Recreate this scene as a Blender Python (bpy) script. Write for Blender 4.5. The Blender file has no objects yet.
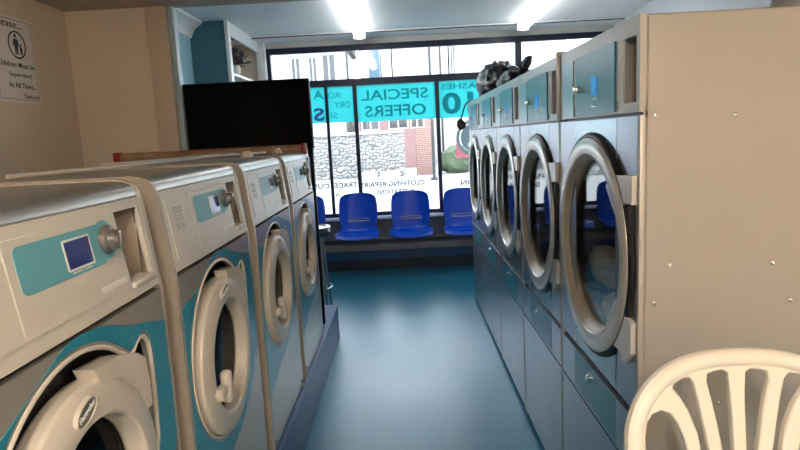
import bpy, bmesh, math, random
from mathutils import Matrix, Vector, noise
S = bpy.context.scene
COL = S.collection
PI = math.pi

# ------------------------------------------------------------------ camera
PITCH, YAW, ROLL, FPX, CAMH = 0.1494, -0.0126, -0.0515, 587.0, 1.574
f = Vector((math.sin(YAW)*math.cos(PITCH), math.cos(YAW)*math.cos(PITCH), -math.sin(PITCH)))
r = Vector((math.cos(YAW), -math.sin(YAW), 0)); u = r.cross(f)
r2 = r*math.cos(ROLL)+u*math.sin(ROLL); u2 = u*math.cos(ROLL)-r*math.sin(ROLL)
cd = bpy.data.cameras.new('camera'); cam = bpy.data.objects.new('camera', cd); COL.objects.link(cam)
cd.sensor_width = 36; cd.lens = FPX*36/800; cd.clip_start = .02; cd.clip_end = 300
M = Matrix((r2, u2, -f)).transposed().to_4x4(); M.translation = Vector((0, 0, CAMH)); cam.matrix_world = M
S.camera = cam

# ------------------------------------------------------------------ world, exposure
w = bpy.data.worlds.new('world'); S.world = w; w.use_nodes = True
bg = w.node_tree.nodes['Background']
bg.inputs[0].default_value = (.86, .93, 1.0, 1); bg.inputs[1].default_value = 4.2
S.view_settings.view_transform = 'Standard'; S.view_settings.look = 'None'
S.view_settings.exposure = 1.50; S.view_settings.gamma = 1; S.view_settings.use_curve_mapping = False
S.cycles.max_bounces = 8
TUBE_STRENGTH = 4.5
NEAR_LAMP = 30.0
# daylight portal at the shop window (guides sampling of the sky only)
pl = bpy.data.lights.new('window_portal', 'AREA'); pl.shape = 'RECTANGLE'; pl.size = 4.0; pl.size_y = 2.1
pl.cycles.is_portal = True
po = bpy.data.objects.new('window_portal', pl); COL.objects.link(po)
po.location = (.4, 7.06, 1.65); po.rotation_euler = (-PI/2, 0, 0)

# ------------------------------------------------------------------ materials
def nd(nt, t, **k):
    n = nt.nodes.new(t)
    for a, b in k.items(): setattr(n, a, b)
    return n
def mat(name, col, rough=.5, metal=0, bump=0, bscale=40, var=0, vscale=3, spec=.5, coat=0, emit=0, aniso=None, two=None):
    m = bpy.data.materials.new(name); m.use_nodes = True; nt = m.node_tree; b = nt.nodes['Principled BSDF']
    b.inputs['Base Color'].default_value = (*col, 1); b.inputs['Roughness'].default_value = rough
    b.inputs['Metallic'].default_value = metal; b.inputs['Specular IOR Level'].default_value = spec
    b.inputs['Coat Weight'].default_value = coat
    tc = nd(nt, 'ShaderNodeTexCoord')
    if emit: b.inputs['Emission Color'].default_value = (*col, 1); b.inputs['Emission Strength'].default_value = emit
    if var or two:
        n = nd(nt, 'ShaderNodeTexNoise'); n.inputs['Scale'].default_value = vscale; n.inputs['Detail'].default_value = 4
        nt.links.new(tc.outputs['Object'], n.inputs['Vector'])
        rp = nd(nt, 'ShaderNodeValToRGB')
        rp.color_ramp.elements[0].position = .35; rp.color_ramp.elements[1].position = .65
        c2 = two if two else tuple(min(1, c*(1+var)) for c in col); c1 = col if two else tuple(c*(1-var) for c in col)
        rp.color_ramp.elements[0].color = (*c1, 1); rp.color_ramp.elements[1].color = (*c2, 1)
        nt.links.new(n.outputs['Fac'], rp.inputs['Fac']); nt.links.new(rp.outputs['Color'], b.inputs['Base Color'])
    if bump:
        n = nd(nt, 'ShaderNodeTexNoise'); n.inputs['Scale'].default_value = bscale; n.inputs['Detail'].default_value = 3
        mp = nd(nt, 'ShaderNodeMapping')
        if aniso: mp.inputs['Scale'].default_value = aniso
        nt.links.new(tc.outputs['Object'], mp.inputs['Vector']); nt.links.new(mp.outputs['Vector'], n.inputs['Vector'])
        bp = nd(nt, 'ShaderNodeBump'); bp.inputs['Strength'].default_value = bump; bp.inputs['Distance'].default_value = .01
        nt.links.new(n.outputs['Fac'], bp.inputs['Height']); nt.links.new(bp.outputs['Normal'], b.inputs['Normal'])
    return m
def glass(name, tint=(1, 1, 1), refl=1.0, rough=0.0):
    m = bpy.data.materials.new(name); m.use_nodes = True; nt = m.node_tree
    nt.nodes.remove(nt.nodes['Principled BSDF']); out = nt.nodes['Material Output']
    t = nd(nt, 'ShaderNodeBsdfTransparent'); t.inputs[0].default_value = (*tint, 1)
    g = nd(nt, 'ShaderNodeBsdfGlossy'); g.inputs['Roughness'].default_value = rough
    fr = nd(nt, 'ShaderNodeFresnel'); fr.inputs[0].default_value = 1.5
    mu = nd(nt, 'ShaderNodeMath', operation='MULTIPLY'); mu.inputs[1].default_value = refl; mu.use_clamp = True
    mx = nd(nt, 'ShaderNodeMixShader')
    nt.links.new(fr.outputs[0], mu.inputs[0]); nt.links.new(mu.outputs[0], mx.inputs[0])
    nt.links.new(t.outputs[0], mx.inputs[1]); nt.links.new(g.outputs[0], mx.inputs[2]); nt.links.new(mx.outputs[0], out.inputs[0])
    return m
def film(name, col, trans=.5):
    m = bpy.data.materials.new(name); m.use_nodes = True; nt = m.node_tree
    nt.nodes.remove(nt.nodes['Principled BSDF']); out = nt.nodes['Material Output']
    d = nd(nt, 'ShaderNodeBsdfDiffuse'); t = nd(nt, 'ShaderNodeBsdfTranslucent')
    d.inputs[0].default_value = (*col, 1); t.inputs[0].default_value = (*col, 1)
    mx = nd(nt, 'ShaderNodeMixShader'); mx.inputs[0].default_value = trans
    nt.links.new(d.outputs[0], mx.inputs[1]); nt.links.new(t.outputs[0], mx.inputs[2]); nt.links.new(mx.outputs[0], out.inputs[0])
    return m
def blocks(name, c1, c2, mortar, scale, bw, bh, ms=.02, rough=.9, squash=False):
    m = bpy.data.materials.new(name); m.use_nodes = True; nt = m.node_tree; b = nt.nodes['Principled BSDF']
    b.inputs['Roughness'].default_value = rough
    tc = nd(nt, 'ShaderNodeTexCoord'); sp = nd(nt, 'ShaderNodeSeparateXYZ'); cb = nd(nt, 'ShaderNodeCombineXYZ')
    nt.links.new(tc.outputs['Object'], sp.inputs[0]); nt.links.new(sp.outputs[0], cb.inputs[0]); nt.links.new(sp.outputs[2], cb.inputs[1])
    br = nd(nt, 'ShaderNodeTexBrick'); br.inputs['Scale'].default_value = scale
    br.inputs['Brick Width'].default_value = bw; br.inputs['Row Height'].default_value = bh; br.inputs['Mortar Size'].default_value = ms
    br.inputs['Color1'].default_value = (*c1, 1); br.inputs['Color2'].default_value = (*c2, 1); br.inputs['Mortar'].default_value = (*mortar, 1)
    nz = nd(nt, 'ShaderNodeTexNoise'); nz.inputs['Scale'].default_value = 2.5
    ad = nd(nt, 'ShaderNodeMixRGB'); ad.inputs[0].default_value = .3 if squash else .01
    nt.links.new(cb.outputs[0], ad.inputs[1]); nt.links.new(nz.outputs['Color'], ad.inputs[2]); nt.links.new(cb.outputs[0], nz.inputs['Vector'])
    nt.links.new(ad.outputs[0], br.inputs['Vector']); nt.links.new(br.outputs['Color'], b.inputs['Base Color'])
    return m

m_wall = mat('cream_wall_paint', (.74, .63, .50), .38, bump=.15, bscale=60, var=.03, vscale=1.2)
m_wallside = mat('cream_pier_shaded', (.60, .49, .38), .4, bump=.1, bscale=60)  # darker copy of the wall cream, the pier's shading is in the colour
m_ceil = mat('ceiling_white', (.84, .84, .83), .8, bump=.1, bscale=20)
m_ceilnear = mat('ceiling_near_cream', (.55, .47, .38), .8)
m_white = mat('white_gloss_paint', (.78, .80, .80), .35)
m_pale = mat('pale_blue_paint', (.30, .50, .56), .55)
m_teal = mat('dark_teal_paint', (.045, .15, .20), .5)
m_navy = mat('navy_paint', (.015, .03, .10), .45)
m_creamin = mat('alcove_cream', (.62, .55, .45), .6)
m_frame = mat('window_frame_navy', (.006, .009, .03), .35)
m_body = mat('washer_beige_steel', (.46, .41, .35), .24, metal=.4, bump=.03, bscale=200)
m_side = mat('washer_side_beige', (.42, .36, .29), .35, metal=.2)
m_bodyl = mat('washer_light_beige', (.60, .54, .46), .35)
m_panel = mat('control_panel_cream', (.62, .57, .50), .35)
m_tealp = mat('teal_decal', (.025, .25, .35), .3, coat=.3)
m_silver = mat('brushed_silver_top', (.52, .50, .47), .33, metal=.85, bump=.05, bscale=60, aniso=(1, 12, 1), var=.06, vscale=6)
m_chrome = mat('chrome', (.8, .8, .8), .12, metal=1)
m_knob = mat('knob_grey', (.30, .28, .27), .28, metal=.7)
m_dgrey = mat('dark_recess_grey', (.06, .055, .05), .5)
m_black = mat('black_rubber', (.008, .008, .009), .4)
m_disp = mat('display_blue', (.004, .006, .09), .15, emit=.12)
m_whitep = mat('white_label', (.8, .78, .74), .4)
m_ink = mat('dark_print', (.02, .02, .025), .5)
m_inkg = mat('grey_print', (.30, .27, .24), .5)
m_dry = mat('dryer_steel', (.34, .37, .42), .28, metal=.8, bump=.03, bscale=80, aniso=(1, 1, 14), var=.04, vscale=5)
m_dryside = mat('dryer_side_beige', (.47, .43, .39), .30, metal=.25, bump=.02, bscale=30, var=.02, vscale=1)
m_drypost = mat('dryer_edge_beige', (.46, .43, .395), .35, metal=.3)
m_dteal = mat('dryer_teal_panel', (.035, .22, .30), .3)
m_tealsteel = mat('teal_tinted_steel', (.30, .39, .43), .25, metal=.7)
m_ring = mat('door_ring_silver', (.66, .62, .57), .25, metal=.3)
m_drum = mat('drum_steel', (.20, .19, .18), .45, metal=.5)
m_cone = mat('door_inner_cone', (.36, .31, .255), .4, metal=.2)
m_dglass = glass('door_glass', (.98, .98, .97), .6, .0)
m_wdglass = glass('washer_door_glass', (.18, .17, .16), .35, .02)
m_shop = glass('shop_glass', (.97, .99, 1.0), 1.0)
m_cyan = film('cyan_banner_film', (.18, .80, .82), .6)
m_cyanink = film('dark_cyan_lettering', (.04, .50, .56), .3)
m_letter = mat('window_lettering', (.02, .03, .05), .5)
m_letterb = mat('blue_window_lettering', (.05, .12, .45), .5)
m_pink = film('pink_sticker', (.9, .50, .56), .5)
m_greyst = film('grey_blue_sticker', (.42, .50, .54), .5)
m_whitest = film('white_sticker', (.95, .96, .97), .5)
m_blue = mat('blue_plastic', (.001, .06, .50), .28, spec=.3, bump=.02, bscale=150)
m_steel = mat('satin_steel', (.35, .35, .36), .3, metal=.9)
m_plinth = mat('plinth_blue_vinyl', (.010, .05, .16), .35, spec=.15, bump=.02, bscale=60)
m_garden = mat('white_garden_plastic', (.86, .80, .70), .3, bump=.02, bscale=90)
m_bag = mat('black_bin_bag', (.005, .005, .006), .42, bump=.1, bscale=14)
m_greybag = mat('grey_black_bag', (.02, .02, .024), .45, bump=.1, bscale=16)
m_wood = mat('varnished_wood', (.33, .17, .08), .35, bump=.1, bscale=30, aniso=(1, 12, 12), two=(.42, .28, .17), vscale=7)
m_red = mat('red_plastic', (.35, .015, .02), .35)
m_tv = mat('black_tv_screen', (.0025, .0025, .003), .12, spec=.04)
m_tvb = mat('black_tv_bezel', (.004, .004, .005), .4, spec=.08)
m_grey = mat('grey_riser_paint', (.14, .14, .15), .5)
m_skirt = mat('blue_vinyl_upstand', (.015, .06, .16), .35)
m_dskirt = mat('dark_teal_upstand', (.008, .02, .035), .4)
m_vinyl = mat('dark_grey_vinyl', (.03, .03, .033), .35)
m_leaf = mat('dark_green_leaf', (.025, .06, .025), .5)
m_flower = mat('purple_flower', (.07, .015, .06), .6)
m_pot = mat('glass_pot', (.6, .6, .55), .15)
m_soil = mat('soil', (.03, .02, .015), .9)
m_foil = mat('foil_duct', (.60, .60, .58), .4, metal=.35, bump=.5, bscale=18, var=.2, vscale=9)
m_tube = mat('tube_lamp', (.95, .98, 1.0), .3, emit=TUBE_STRENGTH)
m_neartube = mat('warm_tube_lamp', (1.0, .88, .75), .3, emit=NEAR_LAMP)
m_cloth = mat('white_laundry', (.82, .80, .76), .9, bump=.4, bscale=20)
m_clothb = mat('blue_laundry', (.08, .22, .40), .9, bump=.4, bscale=20)
m_asph = mat('pale_pavement', (.15, .15, .15), .9, var=.1, vscale=2)
m_render = mat('white_house_render', (.32, .32, .32), .9)
m_roof = mat('slate_roof', (.05, .04, .045), .8)
m_hwin = mat('house_window_glass', (.012, .015, .02), .1)
m_bluepan = mat('pale_blue_board', (.035, .08, .12), .6)
m_pole = mat('dark_pole', (.008, .008, .01), .6)
m_stone = blocks('rubble_stone', (.25, .235, .22), (.13, .13, .135), (.06, .06, .06), 1.0, .21, .095, .018, squash=True)
m_brick = blocks('red_brick', (.10, .035, .03), (.13, .055, .045), (.16, .13, .12), 1.0, .23, .075, .012)
m_pinkwall = mat('pink_render', (.15, .085, .085), .9)
m_bush = mat('bush_green', (.035, .05, .025), .9)

# floor: mottled blue-teal vinyl
def floor_mat():
    m = bpy.data.materials.new('blue_vinyl_floor'); m.use_nodes = True; nt = m.node_tree; b = nt.nodes['Principled BSDF']
    tc = nd(nt, 'ShaderNodeTexCoord')
    n1 = nd(nt, 'ShaderNodeTexNoise'); n1.inputs['Scale'].default_value = 1.6; n1.inputs['Detail'].default_value = 5
    n2 = nd(nt, 'ShaderNodeTexNoise'); n2.inputs['Scale'].default_value = 70; n2.inputs['Detail'].default_value = 3
    mx = nd(nt, 'ShaderNodeMixRGB'); mx.inputs[0].default_value = .45
    rp = nd(nt, 'ShaderNodeValToRGB'); rp.color_ramp.elements[0].position = .35; rp.color_ramp.elements[1].position = .65
    rp.color_ramp.elements[0].color = (.010, .115, .19, 1); rp.color_ramp.elements[1].color = (.020, .18, .28, 1)
    for n in (n1, n2): nt.links.new(tc.outputs['Object'], n.inputs['Vector'])
    nt.links.new(n1.outputs['Fac'], mx.inputs[1]); nt.links.new(n2.outputs['Fac'], mx.inputs[2])
    nt.links.new(mx.outputs[0], rp.inputs[0]); nt.links.new(rp.outputs[0], b.inputs['Base Color'])
    b.inputs['Specular IOR Level'].default_value = .32
    rr = nd(nt, 'ShaderNodeMapRange'); rr.inputs['To Min'].default_value = .24; rr.inputs['To Max'].default_value = .42
    nt.links.new(n1.outputs['Fac'], rr.inputs[0]); nt.links.new(rr.outputs[0], b.inputs['Roughness'])
    n3 = nd(nt, 'ShaderNodeTexNoise'); n3.inputs['Scale'].default_value = 120
    nt.links.new(tc.outputs['Object'], n3.inputs['Vector'])
    bp = nd(nt, 'ShaderNodeBump'); bp.inputs['Strength'].default_value = .22; bp.inputs['Distance'].default_value = .004
    nt.links.new(n3.outputs['Fac'], bp.inputs['Height']); nt.links.new(bp.outputs['Normal'], b.inputs['Normal'])
    return m
m_floor = floor_mat()

# ------------------------------------------------------------------ mesh helpers
class MB:
    def __init__(s): s.bm = bmesh.new()
    def _add(s, verts, faces):
        vs = [s.bm.verts.new(v) for v in verts]
        for fc in faces:
            try: s.bm.faces.new([vs[i] for i in fc])
            except ValueError: pass
        return vs
    def box(s, x0, x1, y0, y1, z0, z1, bev=0, seg=2):
        x0, x1 = min(x0, x1), max(x0, x1); y0, y1 = min(y0, y1), max(y0, y1); z0, z1 = min(z0, z1), max(z0, z1)
        vs = s._add([(x, y, z) for x in (x0, x1) for y in (y0, y1) for z in (z0, z1)],
                    [(0, 1, 3, 2), (4, 6, 7, 5), (0, 4, 5, 1), (2, 3, 7, 6), (0, 2, 6, 4), (1, 5, 7, 3)])
        if bev:
            es = {e for v in vs for e in v.link_edges}
            bmesh.ops.bevel(s.bm, geom=list(es), offset=bev, segments=seg, affect='EDGES', profile=.5)
        return s
    def rings(s, rings, closed=True, cap=True, loop=False):
        n = len(rings[0]); vv = [[s.bm.verts.new(p) for p in rg] for rg in rings]
        R_ = len(rings)
        for i in range(R_ if loop else R_-1):
            a, b = vv[i], vv[(i+1) % R_]
            for j in range(n if closed else n-1):
                k = (j+1) % n
                try: s.bm.faces.new((a[j], a[k], b[k], b[j]))
                except ValueError: pass
        if cap and not loop:
            for rg in (vv[0], vv[-1]):
                try: s.bm.faces.new(rg)
                except ValueError: pass
        return s
    def cyl(s, p0, p1, r0, r1=None, n=20, cap=True):
        return s.tube([p0, p1], [r0, r0 if r1 is None else r1], n, cap)
    def tube(s, pts, rad, n=10, cap=True, loop=False):
        pts = [Vector(p) for p in pts]; k = len(pts)
        if not isinstance(rad, (list, tuple)): rad = [rad]*k
        out = []; up = None
        for i, p in enumerate(pts):
            a = pts[i-1] if (i > 0 or loop) else p; b = pts[(i+1) % k] if (i < k-1 or loop) else p
            t = (b-a).normalized()
            if up is None: up = Vector((0, 0, 1)) if abs(t.z) < .9 else Vector((1, 0, 0))
            x = t.cross(up).normalized(); up = x.cross(t).normalized()
            out.append([p+(x*math.cos(2*PI*j/n)+up*math.sin(2*PI*j/n))*rad[i] for j in range(n)])
        return s.rings(out, True, cap, loop)
    def lathe(s, c, axis, prof, n=48, cap=False, close=False):
        ax = Vector(axis).normalized(); c = Vector(c)
        a = ax.orthogonal().normalized(); b = ax.cross(a)
        rg = [[c+ax*h+(a*math.cos(2*PI*j/n)+b*math.sin(2*PI*j/n))*max(rr, 1e-4) for j in range(n)] for rr, h in prof]
        return s.rings(rg, True, cap, close)
    def plate(s, outer, holes, d0, d1, fm):
        t = bmesh.new(); es = []
        for lp in [outer]+list(holes):
            vs = [t.verts.new((a, b, 0)) for a, b in lp]
            for i in range(len(vs)): es.append(t.edges.new((vs[i], vs[(i+1) % len(vs)])))
        bmesh.ops.triangle_fill(t, use_beauty=True, use_dissolve=False, edges=es, normal=(0, 0, 1))
        t.verts.index_update()
        P = [(v.co.x, v.co.y) for v in t.verts]
        F = [[v.index for v in fc.verts] for fc in t.faces]
        E_ = [(e.verts[0].index, e.verts[1].index) for e in t.edges if len(e.link_faces) == 1]
        t.free()
        va = [s.bm.verts.new(fm(a, b, d0)) for a, b in P]; vb = [s.bm.verts.new(fm(a, b, d1)) for a, b in P]
        for fc in F:
            s.bm.faces.new([va[i] for i in fc]); s.bm.faces.new([vb[i] for i in reversed(fc)])
        for i, j in E_:
            try: s.bm.faces.new((va[i], va[j], vb[j], vb[i]))
            except ValueError: pass
        return s
    def prism(s, poly, d0, d1, fm):
        return s.rings([[fm(a, b, d0) for a, b in poly], [fm(a, b, d1) for a, b in poly]])
    def build(s, name, m, parent=None, smooth=35, loc=None, merge=0):
        if merge: bmesh.ops.remove_doubles(s.bm, verts=s.bm.verts[:], dist=merge)
        bmesh.ops.recalc_face_normals(s.bm, faces=s.bm.faces[:])
        for fc in s.bm.faces: fc.smooth = True
        for e in s.bm.edges:
            e.smooth = len(e.link_faces) == 2 and e.calc_face_angle(0) < math.radians(smooth)
        me = bpy.data.meshes.new(name); s.bm.to_mesh(me); s.bm.free()
        o = bpy.data.objects.new(name, me); COL.objects.link(o)
        for mm in (m if isinstance(m, (list, tuple)) else [m]): me.materials.append(mm)
        if parent is not None: o.parent = parent
        if loc is not None: o.location = loc
        return o
def tag(o, label=None, cat=None, group=None, kind=None):
    if label: o['label'] = label
    if cat: o['category'] = cat
    if group: o['group'] = group
    if kind: o['kind'] = kind
    return o
def empty(name, loc, rz=0):
    o = bpy.data.objects.new(name, None); COL.objects.link(o); o.location = loc; o.rotation_euler = (0, 0, rz)
    o.empty_display_size = .1
    return o
def dup(o, parent=None):
    c = o.copy(); COL.objects.link(c)
    if parent is not None: c.parent = parent
    for ch in list(o.children): dup(ch, c)
    return c
def struct(mb, name, m): return tag(mb.build(name, m), kind='structure')
def circ(cx, cy, rr, n=56, a0=0, a1=2*PI):
    return [(cx+rr*math.cos(a0+(a1-a0)*i/n), cy+rr*math.sin(a0+(a1-a0)*i/n)) for i in range(n)]
def rrect(x0, x1, y0, y1, rr, n=5):
    o = []
    for cx, cy, a in ((x1-rr, y1-rr, 0), (x0+rr, y1-rr, PI/2), (x0+rr, y0+rr, PI), (x1-rr, y0+rr, 1.5*PI)):
        o += [(cx+rr*math.cos(a+PI/2*i/n), cy+rr*math.sin(a+PI/2*i/n)) for i in range(n+1)]
    return o
def spline(pts, n=6):
    o = []
    P = [pts[0]]+list(pts)+[pts[-1]]
    for i in range(1, len(P)-2):
        p0, p1, p2, p3 = P[i-1:i+3]
        for k in range(n):
            t = k/n
            o.append(tuple(.5*((2*b)+(-a+c)*t+(2*a-5*b+4*c-d)*t*t+(-a+3*b-3*c+d)*t**3) for a, b, c, d in zip(p0, p1, p2, p3)))
    o.append(tuple(pts[-1])); return o
def text(s, fm, a0, a1, b0, b1, d0, d1, name, m, parent=None, bold=0.0, shear=0.0):
    """letters fitted to the rectangle a0..a1 (reading direction), b0..b1, placed by fm(a,b,d)"""
    cu = bpy.data.curves.new('t', 'FONT'); cu.body = s; cu.size = 1; cu.extrude = .5; cu.offset = bold; cu.align_x = 'CENTER'
    cu.resolution_u = 3; cu.shear = shear; cu.space_line = .95
    o = bpy.data.objects.new('t', cu); COL.objects.link(o)
    bpy.context.view_layer.update()
    me = bpy.data.meshes.new_from_object(o.evaluated_get(bpy.context.evaluated_depsgraph_get()))
    bpy.data.objects.remove(o); bpy.data.curves.remove(cu)
    xs = [v.co.x for v in me.vertices]; ys = [v.co.y for v in me.vertices]
    for v in me.vertices:
        a = a0+(v.co.x-min(xs))/(max(xs)-min(xs))*(a1-a0); b = b0+(v.co.y-min(ys))/(max(ys)-min(ys))*(b1-b0)
        v.co = fm(a, b, d0 if v.co.z < 0 else d1)
    me.materials.clear(); me.materials.append(m); me.name = name
    ob = bpy.data.objects.new(name, me); COL.objects.link(ob)
    if parent is not None: ob.parent = parent
    return ob

# ================================================================== STRUCTURE
XL, YB, ZN, ZF = -2.12, 3.9, 2.47, 2.73      # near room left wall, opening plane, ceilings
XLF, XR, YW, YBACK = -1.95, 2.45, 6.95, -2.2
struct(MB().box(XL, XR, YBACK, YW+.1, -.1, 0), 'floor', m_floor)
struct(MB().box(XL-.1, XL, YBACK, YB+.06, 0, ZN), 'wall_left', m_wall)
struct(MB().box(XR, XR+.1, YBACK, YB+.06, 0, ZF), 'wall_right', m_wall)
struct(MB().box(XR, XR+.1, YB+.06, YW+.12, 0, ZF), 'wall_front_right', mat('pale_grey_paint', (.55, .58, .60), .6))
struct(MB().box(XL-.1, XR+.1, YBACK-.1, YBACK, 0, ZN), 'wall_back', m_wall)
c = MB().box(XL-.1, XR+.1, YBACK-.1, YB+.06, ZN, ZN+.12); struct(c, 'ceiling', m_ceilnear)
c = MB().box(XLF-.1, XR+.1, YB+.06, 6.6, ZF, ZF+.1).box(XL-.1, XR+.1, YB+.05, YB+.07, ZN+.12, ZF); struct(c, 'ceiling_front', m_ceil)
# wall beyond the washers with the proud pier at its edge
struct(MB().box(XL, -1.56, YB, YB+.06, 0, ZN), 'wall_far', m_wall)
struct(MB().box(-1.60, -1.465, YB-.03, YB+.06, 0, ZN, .012), 'trim_1', m_wallside)
struct(MB().box(-1.465, -1.43, YB+.0, YB+.07, 0, ZN, .004), 'trim_2', mat('daylit_jamb', (.42, .55, .62), .4))  # pale blue puts the daylight on the reveal into the colour
# front room left wall, pale blue above navy
struct(MB().box(XLF-.1, XLF, YB+.06, YW, 2.03, ZF), 'wall_front_left', m_pale)
struct(MB().box(XLF-.1, XLF, YB+.06, YW, 0, 2.03), 'wall_front_left_lower', m_navy)
# cornice along the pale wall
cv = [(0, 0), (.13, 0), (.125, -.02), (.09, -.04), (.05, -.075), (.025, -.115), (.02, -.14), (0, -.15)]
struct(MB().prism(cv, YB+.06, 5.7, lambda a, b, d: (XLF+a, d, ZF+b)), 'trim_3', m_white)
# projecting cupboard with open alcove: teal end, cream inside, white casing
al = MB(); al.box(XLF, -1.60, 5.70, 5.74, 0, ZF)
struct(al, 'wall_alcove_end', m_teal)
al = MB(); al.box(XLF, XLF+.02, 5.74, YW, 0, ZF); al.box(XLF+.02, -1.62, 6.915, YW, 0, ZF)
al.box(XLF+.02, -1.62, 5.74, 6.915, 1.28, 1.30)
struct(al, 'wall_alcove', m_creamin)
al = MB(); al.box(-1.62, -1.585, 5.69, 5.765, 0, ZF, .003); al.box(-1.62, -1.59, 5.765, 6.93, 2.60, ZF, .003); al.box(-1.62, -1.53, 6.87, YW, 0, ZF, .003)
al.box(-1.64, -1.60, 5.765, 6.87, 0, 1.3)
struct(al, 'trim_4', m_white)
# bulkhead over the window
struct(MB().box(XLF, XR, 6.60, 7.07, 2.705, ZF+.1), 'trim_5', m_ceil)
struct(MB().box(XLF, XR, 6.595, 6.6, 2.70, 2.712), 'trim_6', m_dgrey)
struct(MB().box(-1.60, XR, 6.93, 7.07, 2.64, 2.706), 'trim_7', mat('cream_head_fascia', (.55, .53, .49), .6))
# riser below the window, with vinyl upstands
struct(MB().box(-1.6, XR, YW, YW+.12, 0, .62), 'wall_window_riser', m_grey)
struct(MB().box(-1.53, XR, YW-.035, YW, .24, .31, .004), 'baseboard_rail', mat('grey_beige_rail', (.22, .21, .21), .5))
struct(MB().box(-1.53, XR, YW-.028, YW, .13, .24), 'baseboard_blue', m_skirt)
struct(MB().box(-1.53, XR, YW-.02, YW, 0, .13), 'baseboard_front', m_dskirt)
struct(MB().box(-1.53, XR, YW-.07, YW+.12, .62, .655, .006), 'trim_8', m_white)

# shop window: dark frame; every pane of glass its own
XW0, XW1 = -1.53, 2.40
fr = MB()
def fbox(x0, x1, z0, z1): fr.box(x0, x1, YW, YW+.07, z0, z1, .004, 1)
fbox(XW0, XW1, 2.575, 2.64); fbox(XW0, XW1, 2.185, 2.262); fbox(XW0, XW1, .655, .70)
fbox(XW0, XW0+.05, .70, 2.575); fbox(XW1-.05, XW1, .70, 2.575)
for x, wd in ((-.535, .045), (.42, .045), (1.37, .07)): fbox(x-wd/2, x+wd/2, .70, 2.185)
fbox(-.885, -.85, .70, 2.185); fbox(1.335, 1.405, 2.262, 2.575)
win = struct(fr, 'window_1', m_frame)
g = MB()
ed = [XW0+.05, -.885, -.85, -.5575, -.5125, .3975, .4425, 1.335, 1.405, XW1-.05]
for i in range(0, 10, 2): g.box(ed[i], ed[i+1], YW+.03, YW+.036, .70, 2.185)
g.build('lower_glass', m_shop, win)
g = MB()
for a, b in ((XW0+.05, -.09), (-.084, .565), (.571, 1.335), (1.405, XW1-.05)): g.box(a, b, YW+.03, YW+.036, 2.262, 2.575)
g.build('upper_glass', m_shop, win)
g = MB()
for x in (-.087, .568): g.box(x-.007, x+.007, YW+.024, YW+.042, 2.262, 2.575)
g.build('glazing_bar', m_frame, win)

# ------------------------------------------------------------------ window banners and lettering (read from the street)
def wf(a, b, d): return (-a, YW+d, b)           # reading direction runs towards -X
def banner(x0, x1, z0, z1, label, group=None):
    o = MB().box(x0, x1, YW+.024, YW+.0265, z0, z1).build('window_banner', m_cyan)
    return tag(o, label, 'banner', group)
TD0, TD1 = .021, .0238
b1 = banner(-.5125, .3975, 1.765, 2.183, 'cyan vinyl banner reading SPECIAL OFFERS backwards on the shop window')
text('SPECIAL', wf, -.315, .465, 2.005, 2.125, TD0, TD1, 'lettering', m_cyanink, b1, .015)
text('OFFERS', wf, -.285, .43, 1.815, 1.945, TD0, TD1, 'lettering', m_cyanink, b1, .015)
b2 = banner(.4425, 1.335, 1.76, 2.183, 'cyan vinyl banner reading WASHES and 10 pounds backwards beside the dryers')
text('WASHES', wf, -1.03, -.465, 2.085, 2.15, TD0, TD1, 'lettering', m_cyanink, b2, .015)
text('£10', wf, -1.14, -.475, 1.80, 2.05, TD0, TD1, 'lettering', m_cyanink, b2, .03)
b3 = banner(-.85, -.5575, 1.775, 2.183, 'narrow cyan vinyl banner with IRO and DRY lettering left of the special offers banner')
text('IRO', wf, .70, .845, 2.055, 2.12, TD0, TD1, 'lettering', m_cyanink, b3, .01)
text('DRY', wf, .60, .78, 1.94, 2.01, TD0, TD1, 'lettering', m_cyanink, b3, .01)
text('SI', wf, .755, .83, 1.825, 1.89, TD0, TD1, 'lettering', m_cyanink, b3, .01)
b4 = banner(-1.48, -.885, 1.775, 2.183, 'cyan vinyl banner with bold dark letters partly behind the television')
text('A', wf, .90, 1.02, 2.05, 2.15, TD0, TD1, 'lettering', m_cyanink, b4, .02)
text('S', wf, .905, 1.03, 1.80, 1.95, TD0, TD1, 'lettering', m_letterb, b4, .03)
def lettering(s, a0, a1, b0, b1, label, m=m_letter, bold=.022):
    o = text(s, wf, a0, a1, b0, b1, .0275, .0297, 'window_lettering', m, None, bold)
    tag(o, label, 'lettering', 'small lettering along the foot of the shop window'); return o
lettering('CLOTHING REPAIRS', -.232, .53, .995, 1.055, 'dark words CLOTHING REPAIRS backwards on the glass, upper line of the middle pane')
lettering('ALTERATIONS', -.11, .34, .90, .957, 'dark word ALTERATIONS backwards on the glass, under the words about clothing repairs')
lettering('TRADE', .570, .845, 1.005, 1.065, 'dark word TRADE backwards on the glass of the narrow pane')
lettering('CUSTOMERS', .90, 1.47, 1.005, 1.065, 'dark word CUSTOMERS backwards on the leftmost pane, partly behind the last washer')
lettering('W', .79, .84, .895, .95, 'single dark letter W low on the narrow pane')
lettering('COLLECTION', -1.30, -.66, .965, 1.025, 'dark word ending in ION backwards on the pane beside the dryers')
lettering('AND SERVICE WASHES', -1.28, -.53, .872, .912, 'small blue words low on the pane beside the dryers', m_letterb)
st = empty('round_logo_sticker', (.84, YW+.02, 1.27)); tag(st, 'round grey window sticker with a white letter A over a pink square', 'sticker')
sf = lambda a, b, d: (a-.84, d, b-1.22)
MB().plate([(.62, 1.24), (.84, 1.24)]+circ(.84, 1.47, .218, 12, -PI/2, -PI)+[(.62, 1.50)], [], .0012, .0026, sf).build('pink_square', m_pink, st)
MB().plate(circ(.84, 1.47, .215), [circ(.84, 1.47, .180)], .0012, .0030, sf).build('outer_ring', m_greyst, st)
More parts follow.
